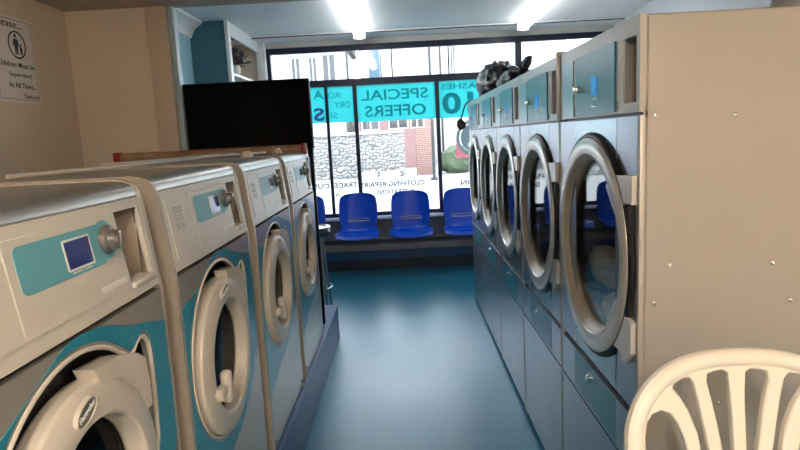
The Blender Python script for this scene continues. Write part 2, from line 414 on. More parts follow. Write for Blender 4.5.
AO = [(-.085, -.10), (-.048, -.10), (-.033, -.05), (.033, -.05), (.048, -.10), (.085, -.10), (.022, .10), (-.022, .10)]
AI = [(-.024, -.02), (.024, -.02), (.0, .058)]
disc_ = MB().plate(circ(.84, 1.47, .165), [[(.84+a, 1.47+b) for a, b in AO]], .0012, .0026, sf).build('disc', m_greyst, st)
MB().plate([(.84+a, 1.47+b) for a, b in AI], [], .0012, .0026, sf).build('letter_centre', m_greyst, disc_)

# ================================================================== OUTSIDE
struct(MB().box(-40, 40, YW+.12, 60, -.12, -.02), 'ground', m_asph)
sw = empty('stone_garden_wall', (-1.5, 24, 0)); tag(sw, 'pale rubble stone garden wall across the street', 'wall')
MB().box(-5.5, 1.55, 0, .4, -.05, 1.72, .02).build('stonework', m_stone, sw)
MB().box(-5.55, 1.55, -.05, .45, 1.72, 1.84, .02).build('coping', m_render, sw)
bp_ = MB().box(.50, 1.25, 23.9, 24.5, -.05, 1.9, .02).build('brick_pier', m_brick); tag(bp_, 'red brick pier at the end of the stone garden wall', 'pier')
for i, (x, lab) in enumerate(((-1.05, 'white box planter before the stone wall, left of two'), (-.2, 'white box planter before the stone wall, beside the brick pier'))):
    o = empty('box_planter', (x-.35, 22.2, 0)); tag(o, lab, 'planter', 'white planters outside')
    MB().plate([(-.36, -.2), (.36, -.2), (.36, .2), (-.36, .2)], [[(-.31, -.15), (.31, -.15), (.31, .15), (-.31, .15)]], -.02, .30, lambda a, b, d: (a, b, d)).build('trough', m_render, o)
    MB().box(-.31, .31, -.15, .15, .0, .25).build('soil', m_soil, o)
def house(name, x0, x1, y, d, h, m, label, wins, roof=None, gable=False):
    o = empty(name, ((x0+x1)/2, y, 0)); tag(o, label, 'house'); cx = (x0+x1)/2
    MB().box(x0-cx, x1-cx, 0, d, -.05, h).build('wall', m, o)
    hw = (x1-x0)/2+.25
    if gable: MB().prism([(-hw, h-.05), (0, h+roof), (hw, h-.05)], -.25, d+.2, lambda a, b, e: (a, e, b)).build('roof', m_roof, o)
    elif roof: MB().prism([(-.3, h-.02), (d/2, h+roof), (d+.3, h-.02)], -hw, hw, lambda a, b, e: (e, a, b)).build('roof', m_roof, o)
    for (wx, wz, ww, wh) in wins:
        fr_ = MB().plate([(wx-cx-ww/2, wz), (wx-cx+ww/2, wz), (wx-cx+ww/2, wz+wh), (wx-cx-ww/2, wz+wh)],
                        [[(wx-cx-ww/2+.06, wz+.06), (wx-cx-.03, wz+.06), (wx-cx-.03, wz+wh-.06), (wx-cx-ww/2+.06, wz+wh-.06)],
                         [(wx-cx+.03, wz+.06), (wx-cx+ww/2-.06, wz+.06), (wx-cx+ww/2-.06, wz+wh-.06), (wx-cx+.03, wz+wh-.06)]],
                        -.06, 0, lambda a, b, e: (a, e, b)).build('window', m_render, o)
        MB().box(wx-cx-ww/2+.05, wx-cx+ww/2-.05, -.02, -.005, wz+.05, wz+wh-.05).build('pane', m_hwin, fr_)
    return o
h1 = house('white_house', -9.0, -2.85, 30, 7, 6.4, m_render, 'white rendered house with a grey roof seen over the television', [(-5.15, 4.35, .5, 1.35), (-4.3, 4.2, .45, 1.5), (-3.5, 4.2, .7, 1.6)], 2.2)
MB().tube([(-.75, -.12, 6.3), (-.72, -.12, 5.9), (-.5, -.12, 5.6), (-.5, -.12, .1)], .05).build('drainpipe', m_pole, h1)
h2 = house('pink_brick_house', -2.3, 1.6, 30, 7, 3.0, m_pinkwall, 'low pink house behind the stone garden wall', [(-1.6, 1.95, .9, .95), (-.2, 1.95, 1.0, .95), (.75, 1.95, .7, .95)])
h3 = house('tall_white_house', -2.5, 10.5, 38, 7, 10.5, m_render, 'tall pale house at the far side of the street above the banners', [(-1.25, 5.2, .35, 1.6), (3.35, 5.0, .35, 4.0), (4.6, 0.9, .9, 2.2)])
MB().box(-5.9, -5.25, -.1, -.02, 5.3, 7.6).build('blue_board', m_bluepan, h3)
for (x, y, h, lab) in ((1.05, 21, 8, 'dark street pole outside, left of the two by the dryers'), (1.75, 26, 9, 'dark street pole outside, nearest the dryers'), (-2.25, 26, 8, 'thin dark street pole outside, above the narrow cyan banner')):
    o = MB().cyl((0, 0, -.05), (0, 0, h), .055, .04).box(-.12, .12, -.12, .12, -.05, .08, .01).build('street_pole', m_pole, loc=(x, y, 0)); tag(o, lab, 'pole', 'street poles')
def blob(mb, c, sc, seed, amp=.18, freq=1.8, sub=3, ridged=False):
    t = bmesh.new(); bmesh.ops.create_icosphere(t, subdivisions=sub, radius=1)
    off = Vector((seed*7.3, seed*3.1, seed*1.7))
    for v in t.verts:
        p = v.co.normalized(); k = noise.noise(p*freq+off)+.5*noise.noise(p*freq*2.3+off)
        if ridged: k = .6-abs(noise.noise(p*freq+off))*2.2-.6*abs(noise.noise(p*freq*2.4+off))
        v.co = Vector((p.x*sc[0], p.y*sc[1], p.z*sc[2]))*(1+amp*k)
    t.verts.index_update()
    mb._add([v.co+Vector(c) for v in t.verts], [[v.index for v in fc.verts] for fc in t.faces]); t.free(); return mb
for (x, y, s, lab) in ((2.15, 24.3, .7, 'low green bush beside the brick pier outside'), (3.6, 25, .75, 'green bush outside seen between window post and dryers')):
    o = blob(MB(), (0, 0, s*.75), (s, s*.8, s*.85), s*3, .3, 3).build('bush', m_bush, loc=(x, y, -.02)); tag(o, lab, 'bush', 'bushes outside')

# ================================================================== PLINTH + WASHERS
PZ = .28
pn = MB().box(-1.46, -.585, -.3, 4.52, 0, PZ, .006); pn.box(-.592, -.58, -.3, 4.525, PZ-.014, PZ-.0005, .002)
tag(pn.build('washer_plinth', m_plinth), 'long blue vinyl plinth carrying the row of washers', 'plinth')

W = .72
def fm_y(a, b, d): return (d, a, b)
def fm_p(a, b, d):                       # sloped control fascia
    return (-.03*(b-.972)/.218+d, a, b)
DC = (.32, .665); DR = (.32, .640)          # recess centre, door centre
def make_washer():
    root = empty('washing_machine', (-.60, 1.465, PZ))
    prof = [(0, 0), (0, .968), (-.002, .975), (-.024, 1.17), (-.030, 1.198), (-.042, 1.217), (-.062, 1.226), (-.085, 1.230), (-.67, 1.230), (-.70, 1.21), (-.70, 0)]
    c = MB()
    c.prism(prof, 0, .016, lambda a, b, d: (a, d, b)); c.prism(prof, W-.016, W, lambda a, b, d: (a, d, b))
    c.box(-.70, -.685, .016, W-.016, 0, 1.2); c.box(-.685, -.01, .016, W-.016, 0, .015)
    c.build('cabinet', m_side, root)
    # recess outline round the door
    arc = circ(*DC, .275, 50, math.radians(62), math.radians(352))
    rec = arc + [(.606, .64), (.613, .75), (.615, .83), (.608, .865), (.592, .883), (.572, .888), (.552, .880), (.535, .868), (.515, .866), (.49, .882)]
    MB().plate([(.016, .016), (W-.016, .016), (W-.016, .964), (.016, .964)], [rec], -.018, 0, fm_y).build('front_panel', m_body, root)
    cx, cz = .335, .66
    big = [(cx+(a-cx)*1.045, cz+(b-cz)*1.04) for a, b in rec]
    top = spline([(.017, .875), (.06, .885), (.12, .892), (.2, .925), (.3, .965), (.37, .968), (.45, .955), (.53, .927), (.60, .912), (.703, .885)], 4)
    bot = spline([(.703, .60), (.66, .52), (.60, .44), (.5, .375), (.40, .34), (.31, .325), (.15, .285), (.017, .25)], 4)
    MB().plate(top+bot, [big], .0002, .0014, fm_y).build('teal_wave_panel', m_tealp, root)
    MB().tube([(-.001, a, b) for a, b in rec], .005, 8, loop=True).build('recess_lip', m_bodyl, root)
    MB().plate([(.02, .35), (.66, .35), (.66, .93), (.02, .93)], [circ(*DR, .178, 48)], -.040, -.034, fm_y).build('recess_back', m_black, root)
    c = (0, DR[0], DR[1])
    MB().lathe(c, (1, 0, 0), [(.177, -.04), (.20, -.05), (.22, -.12), (.22, -.45), (.0, -.45)], 40).build('drum', m_black, root)
    d = MB().lathe(c, (1, 0, 0), [(.238, -.033), (.245, -.024), (.246, .006), (.243, .014), (.236, .018), (.186, .027), (.179, .026), (.174, .021), (.169, -.014), (.174, -.018), (.176, -.033)], 72, close=True)
    hp = [(.345, .905), (.44, .895), (.515, .872), (.545, .85), (.555, .80), (.553, .74), (.53, .74), (.50, .80), (.44, .85), (.36, .875)]
    d.prism(hp, -.02, .020, fm_y)
    door = d.build('door', m_bodyl, root, 20)
    MB().lathe(c, (1, 0, 0), [(.170, -.019), (.12, -.016), (.08, -.014), (.0, -.013)], 40).build('door_glass', m_wdglass, door)
    # oval badge
    ang = math.radians(20); bc = (.292, .849)
    el = lambda k, a, b: [(bc[0]+math.cos(ang)*a*math.cos(t)-math.sin(ang)*b*math.sin(t), bc[1]+math.sin(ang)*a*math.cos(t)+math.cos(ang)*b*math.sin(t)) for t in [2*PI*i/k for i in range(k)]]
    bd = MB().plate(el(28, .037, .0195), [el(28, .0335, .016)], .021, .0305, fm_y).build('badge_rim', m_bodyl, door)
    MB().plate(el(28, .0335, .016), [], .021, .0285, fm_y).build('badge', m_knob, door)
    def fb(a, b, dd): return (dd, bc[0]+math.cos(ang)*a-math.sin(ang)*b, bc[1]+math.sin(ang)*a+math.cos(ang)*b)
    text('Electrolux', fb, -.027, .027, -.005, .006, .0280, .0297, 'badge_lettering', m_whitep, door, 0, .2)
    # handle on the lower inner edge
    h = MB(); h.box(.020, .046, .130, .190, .560, .600, .010, 3); h.box(.022, .056, .176, .208, .535, .635, .013, 3)
    h.cyl((.0, .142, .580), (.046, .142, .580), .014)
    h.build('door_handle', m_bodyl, door)
    MB().cyl((-.01, .164, .580), (.040, .164, .580), .016).build('handle_pivot', m_dgrey, door)
    # window highlight on the recess lip, modelled as a small chrome block
    MB().box(-.02, .006, .325, .36, .392, .412, .003).build('lip_glint', m_chrome, root)
    # fascia
    fz0, fz1 = .976, 1.186
    MB().plate([(.016, fz0), (W-.016, fz0), (W-.016, fz1), (.016, fz1)], [[(.575, 1.0), (.685, 1.0), (.685, 1.165), (.575, 1.165)]], -.012, 0, fm_p).build('control_panel', m_panel, root)
    b = MB()
    for (a0, a1, b0, b1) in ((.040, .205, 1.005, 1.165), (.212, .560, 1.005, 1.165)):
        b.plate(rrect(a0, a1, b0, b1, .004, 2), [], 0, .003, fm_p)
    b.build('fascia_inset', m_panel, root)
    # coin recess with a small steel slot
    q = MB(); a0, a1, b0, b1, dp = .575, .685, 1.0, 1.165, .075
    q.box(-.02-dp-.01, -.02-dp, a0, a1, b0-.005, b1+.005); q.box(-.10, -.032, a0-.004, a0, b0, b1); q.box(-.10, -.032, a1, a1+.004, b0, b1)
    q.box(-.10, -.018, a0, a1, b0-.004, b0); q.box(-.10, -.034, a0, a1, b1, b1+.004)
    q.build('coin_recess', mat_rec, root)
    MB().box(-.092, .004, .578, .682, .996, 1.010, .003).build('recess_sill', m_panel, root)
    MB().box(-.046, -.034, .018, W-.018, 1.182, 1.196).build('top_shadow_gap', m_black, root)
    MB().box(-.095, -.06, .60, .655, 1.07, 1.12, .003).box(-.06, -.05, .61, .618, 1.08, 1.11).box(-.062, -.045, .63, .65, 1.05, 1.057, .002).build('coin_slot', m_steel, root)
    lab = rrect(.232, .50, 1.072, 1.152, .014, 5)
    MB().plate(lab, [], .003, .0042, fm_p).plate(circ(.512, 1.117, .040, 32), [], .003, .0046, fm_p).build('teal_label', m_tealb, root)
    MB().plate(rrect(.362, .452, 1.082, 1.140, .003, 2), [rrect(.366, .448, 1.086, 1.136, .002, 2)], .004, .0056, fm_p).build('display_frame', m_whitep, root)
    MB().plate(rrect(.366, .448, 1.086, 1.136, .002, 2), [], .004, .0052, fm_p).build('display', m_disp, root)
    MB().plate(rrect(.452, .556, 1.018, 1.030, .003, 2), [], .003, .0042, fm_p).build('label_strip', m_whitep, root)
    text('insert coins', fm_p, .375, .44, 1.0765, 1.081, .0042, .0050, 'label_lettering', m_whitep, root)
    kx = -.03*(1.117-.972)/.218
    MB().lathe((kx, .512, 1.117), (1, 0, 0), [(.031, .003), (.031, .010), (.027, .015), (.021, .017), (.0195, .030), (.015, .035), (0, .036)], 32).box(kx+.016, kx+.039, .507, .517, 1.099, 1.135, .003).build('knob', m_knob, root)
    s = MB()
    for i in range(2):
        for j in range(3):
            y0, z0 = .075+i*.034, 1.078+j*.022
            s.plate(rrect(y0, y0+.024, z0, z0+.016, .002, 1), [rrect(y0+.002, y0+.022, z0+.002, z0+.014, .001, 1)], .003, .0036, fm_p)
            s.plate(rrect(y0+.010, y0+.014, z0+.004, z0+.012, .001, 1), [], .003, .0036, fm_p)
    s.build('care_symbols', m_inkg, root)
    # rounded silver top
    outer = [(-.030, 1.190), (-.034, 1.203), (-.044, 1.216), (-.060, 1.222), (-.085, 1.225), (-.55, 1.225), (-.69, 1.219)]
    inner = [(a-.004, b-.012) for a, b in outer[::-1]]
    MB().prism(outer+inner, .0165, W-.0165, lambda a, b, d: (a, d, b)).build('top_cover', m_silver, root)
    s = MB()
    for a in (.05, W-.05): s.cyl((.0, a, .04), (.004, a, .04), .006, n=10)
    s.build('screw', m_dgrey, root)
    return root
mat_rec = mat('recess_beige', (.34, .28, .22), .5)
m_tealb = mat('pale_teal_label', (.13, .38, .44), .4)
w0 = make_washer()
tag(w0, 'beige front-loading washer, second from the camera, with a full round door in view', 'washing machine', 'washers along the left wall')
for y0, lab in ((.665, 'beige front-loading washer nearest the camera, cut off at the lower left'),
                (2.275, 'front-loading washer third from the camera, between the others, reflecting window light'),
                (3.08, 'front-loading washer farthest from the camera, beside the television end')):
    o = dup(w0); o.location = (-.60, y0, PZ); o['label'] = lab

# ================================================================== DRYERS
DW = .785
def fd(a, b, d): return (-d, a, b)
DCc = (.385, 1.187)
def make_dryer():
    root = empty('tumble_dryer', (.615, 1.545, 0))
    c = MB()
    c.box(.012, .98, 0, .014, .0, 1.848, .003, 1)
    c.build('side_panel', m_dryside, root)
    c = MB(); c.box(.012, .98, DW-.014, DW, .0, 1.848); c.box(.965, .98, .014, DW-.014, 0, 1.84); c.box(.012, .965, .014, DW-.014, 1.832, 1.848)
    c.box(.03, .965, .014, DW-.014, .05, .07)
    c.build('cabinet', m_drypost, root)
    c = MB(); c.box(.0, .022, 0, .016, .0, 1.598, .003); c.box(.0, .022, DW-.016, DW, .0, 1.598, .003)
    c.build('corner_post', m_drypost, root)
    MB().plate([(.016, .772), (DW-.016, .772), (DW-.016, 1.596), (.016, 1.596)], [circ(*DCc, .312, 60)], -.02, 0, fd).build('front_panel', m_dry, root)
    MB().plate([(0, 1.606), (DW, 1.606), (DW, 1.85), (0, 1.85)], [[(.022, 1.632), (.105, 1.632), (.105, 1.802), (.022, 1.802)]], -.02, .002, fd).build('header_panel', m_drypost, root)
    MB().box(.014, .03, .016, DW-.016, .04, .772).build('lower_seam_shade', m_black, root)  # black sheet stands in for the shade in the lower panel seams
    MB().box(.014, .02, .0, DW, 1.590, 1.612).build('seam_shade', m_black, root)  # black strip stands in for the shade in the header seam
    q = MB(); q.box(.10, .11, .022, .105, 1.63, 1.804); q.box(.02, .10, .018, .022, 1.63, 1.804); q.box(.02, .10, .105, .109, 1.63, 1.804)
    q.box(.02, .10, .022, .105, 1.628, 1.632); q.box(.02, .10, .022, .105, 1.802, 1.806)
    q.build('coin_recess', mat_rec, root)
    MB().box(.04, .09, .03, .06, 1.70, 1.72, .002).box(.06, .10, .024, .05, 1.66, 1.75, .002).build('coin_slot', m_steel, root)
    td = MB().plate(rrect(.168, .545, 1.612, 1.808, .004, 2), [], .002, .008, fd).build('teal_panel_door', m_dteal, root)
    MB().cyl((-.008, .50, 1.700), (-.020, .50, 1.700), .011).box(-.03, -.016, .497, .503, 1.69, 1.71, .001).build('lock', m_chrome, td)
    MB().plate(rrect(.318, .372, 1.672, 1.728, .003, 2), [], .008, .010, fd).build('display', mat_bdisp, td)
    MB().plate(rrect(.320, .370, 1.634, 1.664, .002, 2), [rrect(.324, .343, 1.638, 1.660, .001, 1), rrect(.347, .366, 1.638, 1.660, .001, 1)], .008, .0092, fd).build('keypad', m_tealsteel, td)
    MB().plate(rrect(.580, .715, 1.612, 1.805, .003, 2), [], .002, .006, fd).build('grey_panel_door', mat_gpd, root)
    MB().box(-.004, -.001, .120, .158, 1.64, 1.806, .001).build('header_strip', m_whitep, root)
    MB().box(-.004, -.001, .552, .574, 1.64, 1.806, .001).build('header_strip', m_whitep, root)
    MB().plate([(.168, .776), (.575, .776), (.575, 1.592), (.168, 1.592)], [circ(*DCc, .314, 60)], .0001, .0010, fd).build('teal_tinted_strip', m_tealsteel, root)
    # lower panels
    lp = MB().plate([(.016, .588), (DW-.016, .588), (DW-.016, .748), (.016, .748)], [], -.012, 0, fd).build('filter_panel', m_dry, root)
    MB().plate([(.17, .600), (.60, .600), (.60, .744), (.17, .744)], [], .0001, .0012, fd).build('teal_patch', m_dteal, lp)
    MB().lathe((0, .42, .70), (-1, 0, 0), [(.013, 0), (.013, .008), (.008, .012), (.0, .012)], 20).build('lock', m_chrome, lp)
    MB().box(-.004, .0, .016, DW-.016, .7485, .7525).build('filter_lip', m_steel, lp)
    MB().plate([(.016, .03), (DW-.016, .03), (DW-.016, .580), (.016, .580)], [], -.012, 0, fd).build('kick_panel', m_dry, root)
    # door
    cc = (0, DCc[0], DCc[1])
    MB().lathe(cc, (-1, 0, 0), [(.345, 0), (.366, .0), (.369, .005), (.364, .013), (.355, .017), (.345, .015)], 72, close=True).build('gasket', m_black, root)
    MB().lathe(cc, (-1, 0, 0), [(.300, -.025), (.32, -.04), (.36, -.08), (.36, -.62), (0, -.62)], 56).build('drum', m_drum, root)
    d = MB().lathe(cc, (-1, 0, 0), [(.335, .002), (.352, .012), (.351, .018), (.345, .021), (.302, .022), (.295, .020), (.290, .014), (.290, .008), (.31, .002)], 88, close=True)
    d.prism([(.012, 1.440), (.13, 1.434), (.185, 1.425), (.215, 1.395), (.17, 1.35), (.115, 1.30), (.095, 1.30), (.085, 1.345), (.06, 1.362), (.012, 1.362)], .002, .016, fd)
    d.prism([(.012, .945), (.012, 1.036), (.058, 1.040), (.088, 1.055), (.115, 1.085), (.15, 1.05), (.21, .97), (.20, .945), (.16, .925), (.10, .925), (.06, .90)], .002, .016, fd)
    door = d.build('door', m_ring, root, 40)
    MB().lathe(cc, (-1, 0, 0), [(.296, .012), (.292, .019), (.287, .016), (.272, -.006), (.268, -.016), (.275, -.022), (.298, -.008)], 72, close=True).build('door_cone', m_cone, door)
    MB().plate(circ(*DCc, .2705, 64), [], -.016, -.012, fd).build('door_glass', m_dglass, door)
    MB().prism([(.030, 1.05), (.045, 1.05), (.040, 1.187), (.045, 1.355), (.030, 1.355)], .002, .012, fd).build('hinge_slot', m_black, door)
    return root
mat_bdisp = mat('display_bright_blue', (.01, .12, .42), .2, emit=.3)
mat_gpd = mat('grey_blue_panel', (.30, .36, .40), .3, metal=.4)
d0 = make_dryer()
tag(d0, 'tall steel tumble dryer nearest the camera, its beige side in full view, laundry inside', 'tumble dryer', 'tumble dryers along the right')
names = ['tall steel tumble dryer second from the camera, next to the one with laundry', 'tall steel tumble dryer in the middle of the row of five',
         'tall steel tumble dryer fourth from the camera, under the black bags', 'tall steel tumble dryer farthest from the camera, beside the window chairs']
for k in range(4):
    o = dup(d0); o.location = (.615, 1.545+.79*(k+1), 0); o['label'] = names[k]
# screws on the near side and the raised strip belong to the nearest dryer
for x, z in ((.655, 1.593), (.859, 1.585), (.696, 1.196), (.971, 1.190), (.657, 1.092), (1.024, 1.085), (.84, .80), (1.0, .78)):
    MB().lathe((x-.615, 0, z), (0, -1, 0), [(.007, 0), (.006, .003), (.002, .004), (0, .003)], 10).build('screw', m_chrome, d0)
MB().box(-.012, .02, DW-.012, DW+.004, 1.60, 1.862, .002).build('joint_strip', m_drypost, d0)

# laundry inside the nearest dryer
def cloth(c, scl, seed, m, lab):
    o = blob(MB(), (0, 0, 0), scl, seed, .38, 2.2, 4, True).build('laundry', m, loc=c, smooth=80)
    tag(o, lab, 'laundry', 'laundry in the nearest dryer')
cloth((.700, 2.03, 1.085), (.045, .15, .062), 1, m_cloth, 'cream towel tumbling behind the nearest dryer door glass')
cloth((.695, 2.11, .975), (.042, .075, .042), 2, m_clothb, 'blue garment lying low behind the nearest dryer door glass')
cloth((.695, 1.93, .960), (.042, .075, .048), 4, m_cloth, 'white garment lying at the foot of the nearest dryer drum')

# ================================================================== CHAIRS ALONG THE WINDOW
def shell(rows, t=.006):
    """rows: list of rows of points (front surface); solid sheet of thickness t along -normal"""
    mb = MB(); R_ = len(rows); C_ = len(rows[0]); P = [[Vector(p) for p in rr] for rr in rows]
    N = []
    for i in range(R_):
        nr = []
        for j in range(C_):
            a = P[min(i+1, R_-1)][j]-P[max(i-1, 0)][j]; b = P[i][min(j+1, C_-1)]-P[i][max(j-1, 0)]
            nr.append(a.cross(b).normalized())
        N.append(nr)
    A = [[mb.bm.verts.new(P[i][j]) for j in range(C_)] for i in range(R_)]
    B = [[mb.bm.verts.new(P[i][j]-N[i][j]*t) for j in range(C_)] for i in range(R_)]
    for i in range(R_-1):
        for j in range(C_-1):
            mb.bm.faces.new((A[i][j], A[i][j+1], A[i+1][j+1], A[i+1][j])); mb.bm.faces.new((B[i][j], B[i+1][j], B[i+1][j+1], B[i][j+1]))
    def q(a, b, c, d): mb.bm.faces.new((a, b, c, d))
    for i in range(R_-1): q(A[i][0], A[i+1][0], B[i+1][0], B[i][0]); q(A[i][-1], B[i][-1], B[i+1][-1], A[i+1][-1])
    for j in range(C_-1): q(A[0][j], B[0][j], B[0][j+1], A[0][j+1]); q(A[-1][j], A[-1][j+1], B[-1][j+1], B[-1][j])
    return mb
def make_seat():
    root = empty('plastic_seat_chair', (-.565, 6.45, 0))
    # local: y 0 = front of seat, +y to the window
    prof = [(-.02, .455, .235), (-.005, .485, .243), (.03, .497, .246), (.12, .490, .245), (.24, .482, .238), (.32, .487, .225), (.355, .51, .215),
            (.372, .56, .213), (.385, .64, .222), (.398, .73, .226), (.41, .82, .222), (.418, .89, .210), (.422, .925, .190), (.424, .945, .155)]
    rows = []
    for (y, z, hw) in prof:
        row = []
        for j in range(17):
            t = -1+2*j/16
            e = abs(t)**3
            if z < .50 and y < .33: row.append((t*hw, y, z+e*.028))
            else: row.append((t*hw, y-e*.045, z-(e*.012 if z > .9 else 0)))
        rows.append(row)
    MB_ = shell(rows, .007); MB_.build('seat_shell', m_blue, root, 60)
    g = MB(); g.tube([(-.13, .372, .633), (-.12, .366, .622), (0, .364, .618), (.12, .366, .622), (.13, .372, .633)], .006, 8); g.tube([(-.13, .374, .645), (0, .372, .650), (.13, .374, .645)], .004, 8)
    g.build('hand_slot_rim', m_steel, root)
    MB().cyl((-.205, .34, .60), (-.205, .31, .60), .008).cyl((.205, .34, .60), (.205, .31, .60), .008).build('rivet', m_steel, root)
    MB().box(-.09, .09, .10, .26, .440, .474, .01).build('mounting_plate', m_vinyl, root)
    return root
s0 = make_seat(); tag(s0, 'blue plastic shell seat under the window, left of the middle one', 'chair', 'blue seats under the shop window')
for x, lab in ((.045, 'blue plastic shell seat under the window with nothing in front of it, in the middle'),
               (.655, 'blue plastic shell seat under the window, partly hidden by the dryers'),
               (-1.175, 'blue plastic shell seat under the window, mostly hidden behind the last washer')):
    o = dup(s0); o.location = (x, 6.45, 0); o['label'] = lab
bm_ = empty('seat_beam', (0, 6.63, 0)); tag(bm_, 'dark steel beam on posts carrying the blue window seats', 'bench frame')
MB().box(-1.45, 1.0, -.03, .03, .39, .438, .004).build('beam', m_vinyl, bm_)
for x in (-1.30, .86):
    MB().box(x-.02, x+.02, -.02, .02, .012, .39, .003).box(x-.03, x+.03, -.2, .2, 0, .014, .003).build('leg', m_vinyl, bm_)

# small padded stool beside the last washer
stl = empty('padded_stool', (-.885, 5.35, 0)); tag(stl, 'tall stool with a dark grey padded seat beside the end of the washer plinth', 'stool')
MB().lathe((0, 0, 0), (0, 0, 1), [(0, .70), (.13, .70), (.165, .715), (.175, .745), (.165, .775), (.12, .79), (0, .795)], 36).build('seat', m_vinyl, stl)
MB().lathe((0, 0, 0), (0, 0, 1), [(.17, .775), (.176, .782), (.172, .792), (.14, .797), (.135, .79)], 36, close=True).build('piping', m_knob, stl)
for a in (45, 135, 225, 315):
    ca, sa = math.cos(math.radians(a)), math.sin(math.radians(a))
    MB().tube([(ca*.11, sa*.11, .70), (ca*.17, sa*.17, .0)], .011, 10).build('leg', m_steel, stl)
MB().tube([(math.cos(t)*.155, math.sin(t)*.155, .22) for t in [2*PI*i/28 for i in range(28)]], .008, 8, loop=True).build('foot_ring', m_steel, stl)

# ================================================================== PARTITION, TELEVISION, RAIL
pt = MB().box(-1.46, -.64, 3.93, 4.02, PZ, 1.47, .004); tag(pt.build('low_partition', m_navy), 'navy low partition behind the last washer, below the television', 'partition')
rl = empty('wooden_rail', (-1.27, 3.885, 1.49)); tag(rl, 'long brown wooden rail with red end caps behind the washers', 'rail')
MB().cyl((-.585, 0, .035), (.60, 0, .035), .033, n=20).box(-.57, .59, .012, .028, .0, .045, .004).build('wood_bar', m_wood, rl)
for x0, x1 in ((-.63, -.585), (.60, .635)): MB().box(x0, x1, -.036, .036, .0, .073, .006).build('end_cap', m_red, rl)
for x in (-.45, .45): MB().box(x-.015, x+.015, -.015, .044, -.06, .002, .002).build('bracket', m_steel, rl)
tv = empty('television', (-1.025, 3.975, 1.47)); tag(tv, 'large black flat television standing on the partition behind the washers', 'television')
MB().box(-.425, .425, -.03, .03, .05, .515, .008).build('screen_housing', m_tvb, tv)
MB().box(-.412, .412, -.034, -.028, .065, .503).build('screen', m_tv, tv)
MB().box(-.035, .035, -.01, .025, .01, .08, .004).build('neck', m_tvb, tv)
MB().box(-.22, .22, -.03, .04, .0, .012, .004).build('stand', m_tvb, tv)
ps = MB().box(-.655, -.62, 4.04, 4.075, PZ, 1.96, .003); tag(ps.build('dark_post', m_tvb), 'narrow dark upright post at the right edge of the television', 'post')

# loose things behind the washers
for i, (p, lab) in enumerate(((( -.80, 3.0, PZ+1.226), 'small white cup on the third washer top'), ((-.78, 3.63, PZ+1.226), 'small white cup on the farthest washer top'))):
    o = empty('dosing_cup', p); tag(o, lab, 'cup', 'white cups on the washer tops')
    MB().lathe((0, 0, 0), (0, 0, 1), [(0, 0), (.032, .0), (.036, .004), (.024, .028), (.021, .034), (.019, .034), (.020, .006), (0, .005)], 24).build('body', m_bodyl, o)
for pts, lab in (([(-1.05, 1.55, 1.522), (-.95, 2.2, 1.522), (-1.0, 2.9, 1.522), (-.82, 3.5, 1.522)], 'pale hose lying along the washer tops, nearer the aisle'),
                 ([(-1.22, 2.35, 1.522), (-1.12, 2.9, 1.522), (-1.18, 3.3, 1.522), (-1.05, 3.7, 1.522)], 'pale hose lying along the washer tops, nearer the wall')):
    o = MB().tube(spline(pts, 8), .0065, 8).build('hose', m_bodyl); tag(o, lab, 'hose', 'hoses on the washer tops')

# ================================================================== POSTER
po_ = empty('wall_poster', (XL+.001, 3.20, 1.90)); tag(po_, 'white laminated sign about supervising children on the cream left wall', 'sign')
def fp(a, b, d): return (d, a, b)
y0, y1, z0, z1 = -.045, .32, -.035, .435
MB().plate([(y0, z0), (y1, z0), (y1, z1), (y0, z1)], [], 0, .0015, fp).build('sheet', mat('poster_paper', (.80, .76, .72), .35), po_)
MB().plate([(y0+.015, z0+.02), (y1-.012, z0+.02), (y1-.012, z1-.015), (y0+.015, z1-.015)], [[(y0+.018, z0+.023), (y1-.015, z0+.023), (y1-.015, z1-.018), (y0+.018, z1-.018)]], .0015, .0022, fp).build('border_line', m_inkg, po_)
cyp = .165
text('Please...', fp, -.0, .225, .375, .415, .0015, .0025, 'title_lettering', m_ink, po_, .005, .15)
def fpp(a, b, d): return (d, cyp+(a-cyp)*.95, .285+(b-.345)*.95)
MB().plate(circ(cyp, .345, .080, 40), [circ(cyp, .345, .070, 40)], .0015, .0025, fpp).build('pictogram_ring', m_ink, po_)
pg = MB().plate(circ(cyp-.01, .395, .011, 16), [], .0015, .0025, fpp)
pg.plate([(cyp-.028, .378), (cyp+.008, .378), (cyp+.02, .335), (cyp+.013, .332), (cyp+.004, .352), (cyp+.004, .290), (cyp-.006, .290), (cyp-.009, .330), (cyp-.013, .290), (cyp-.024, .290), (cyp-.022, .352), (cyp-.03, .335), (cyp-.036, .338)], [], .0015, .0025, fpp)
pg.plate(circ(cyp+.032, .345, .007, 14), [], .0015, .0025, fpp)
pg.plate([(cyp+.022, .335), (cyp+.042, .335), (cyp+.044, .315), (cyp+.040, .290), (cyp+.034, .290), (cyp+.032, .31), (cyp+.029, .290), (cyp+.023, .290)], [], .0015, .0025, fpp)
pg.build('pictogram', m_ink, po_)
for s_, a0, a1, b0 in (('Children Must be', -.02, .295, .160), ('Supervised', .065, .255, .103), ('At All Times...', .05, .285, .048), ('Thank you!', .165, .305, -.012)):
    text(s_, fp, a0, a1, b0, b0+.030, .0015, .0025, 'lettering', m_ink, po_, .005)

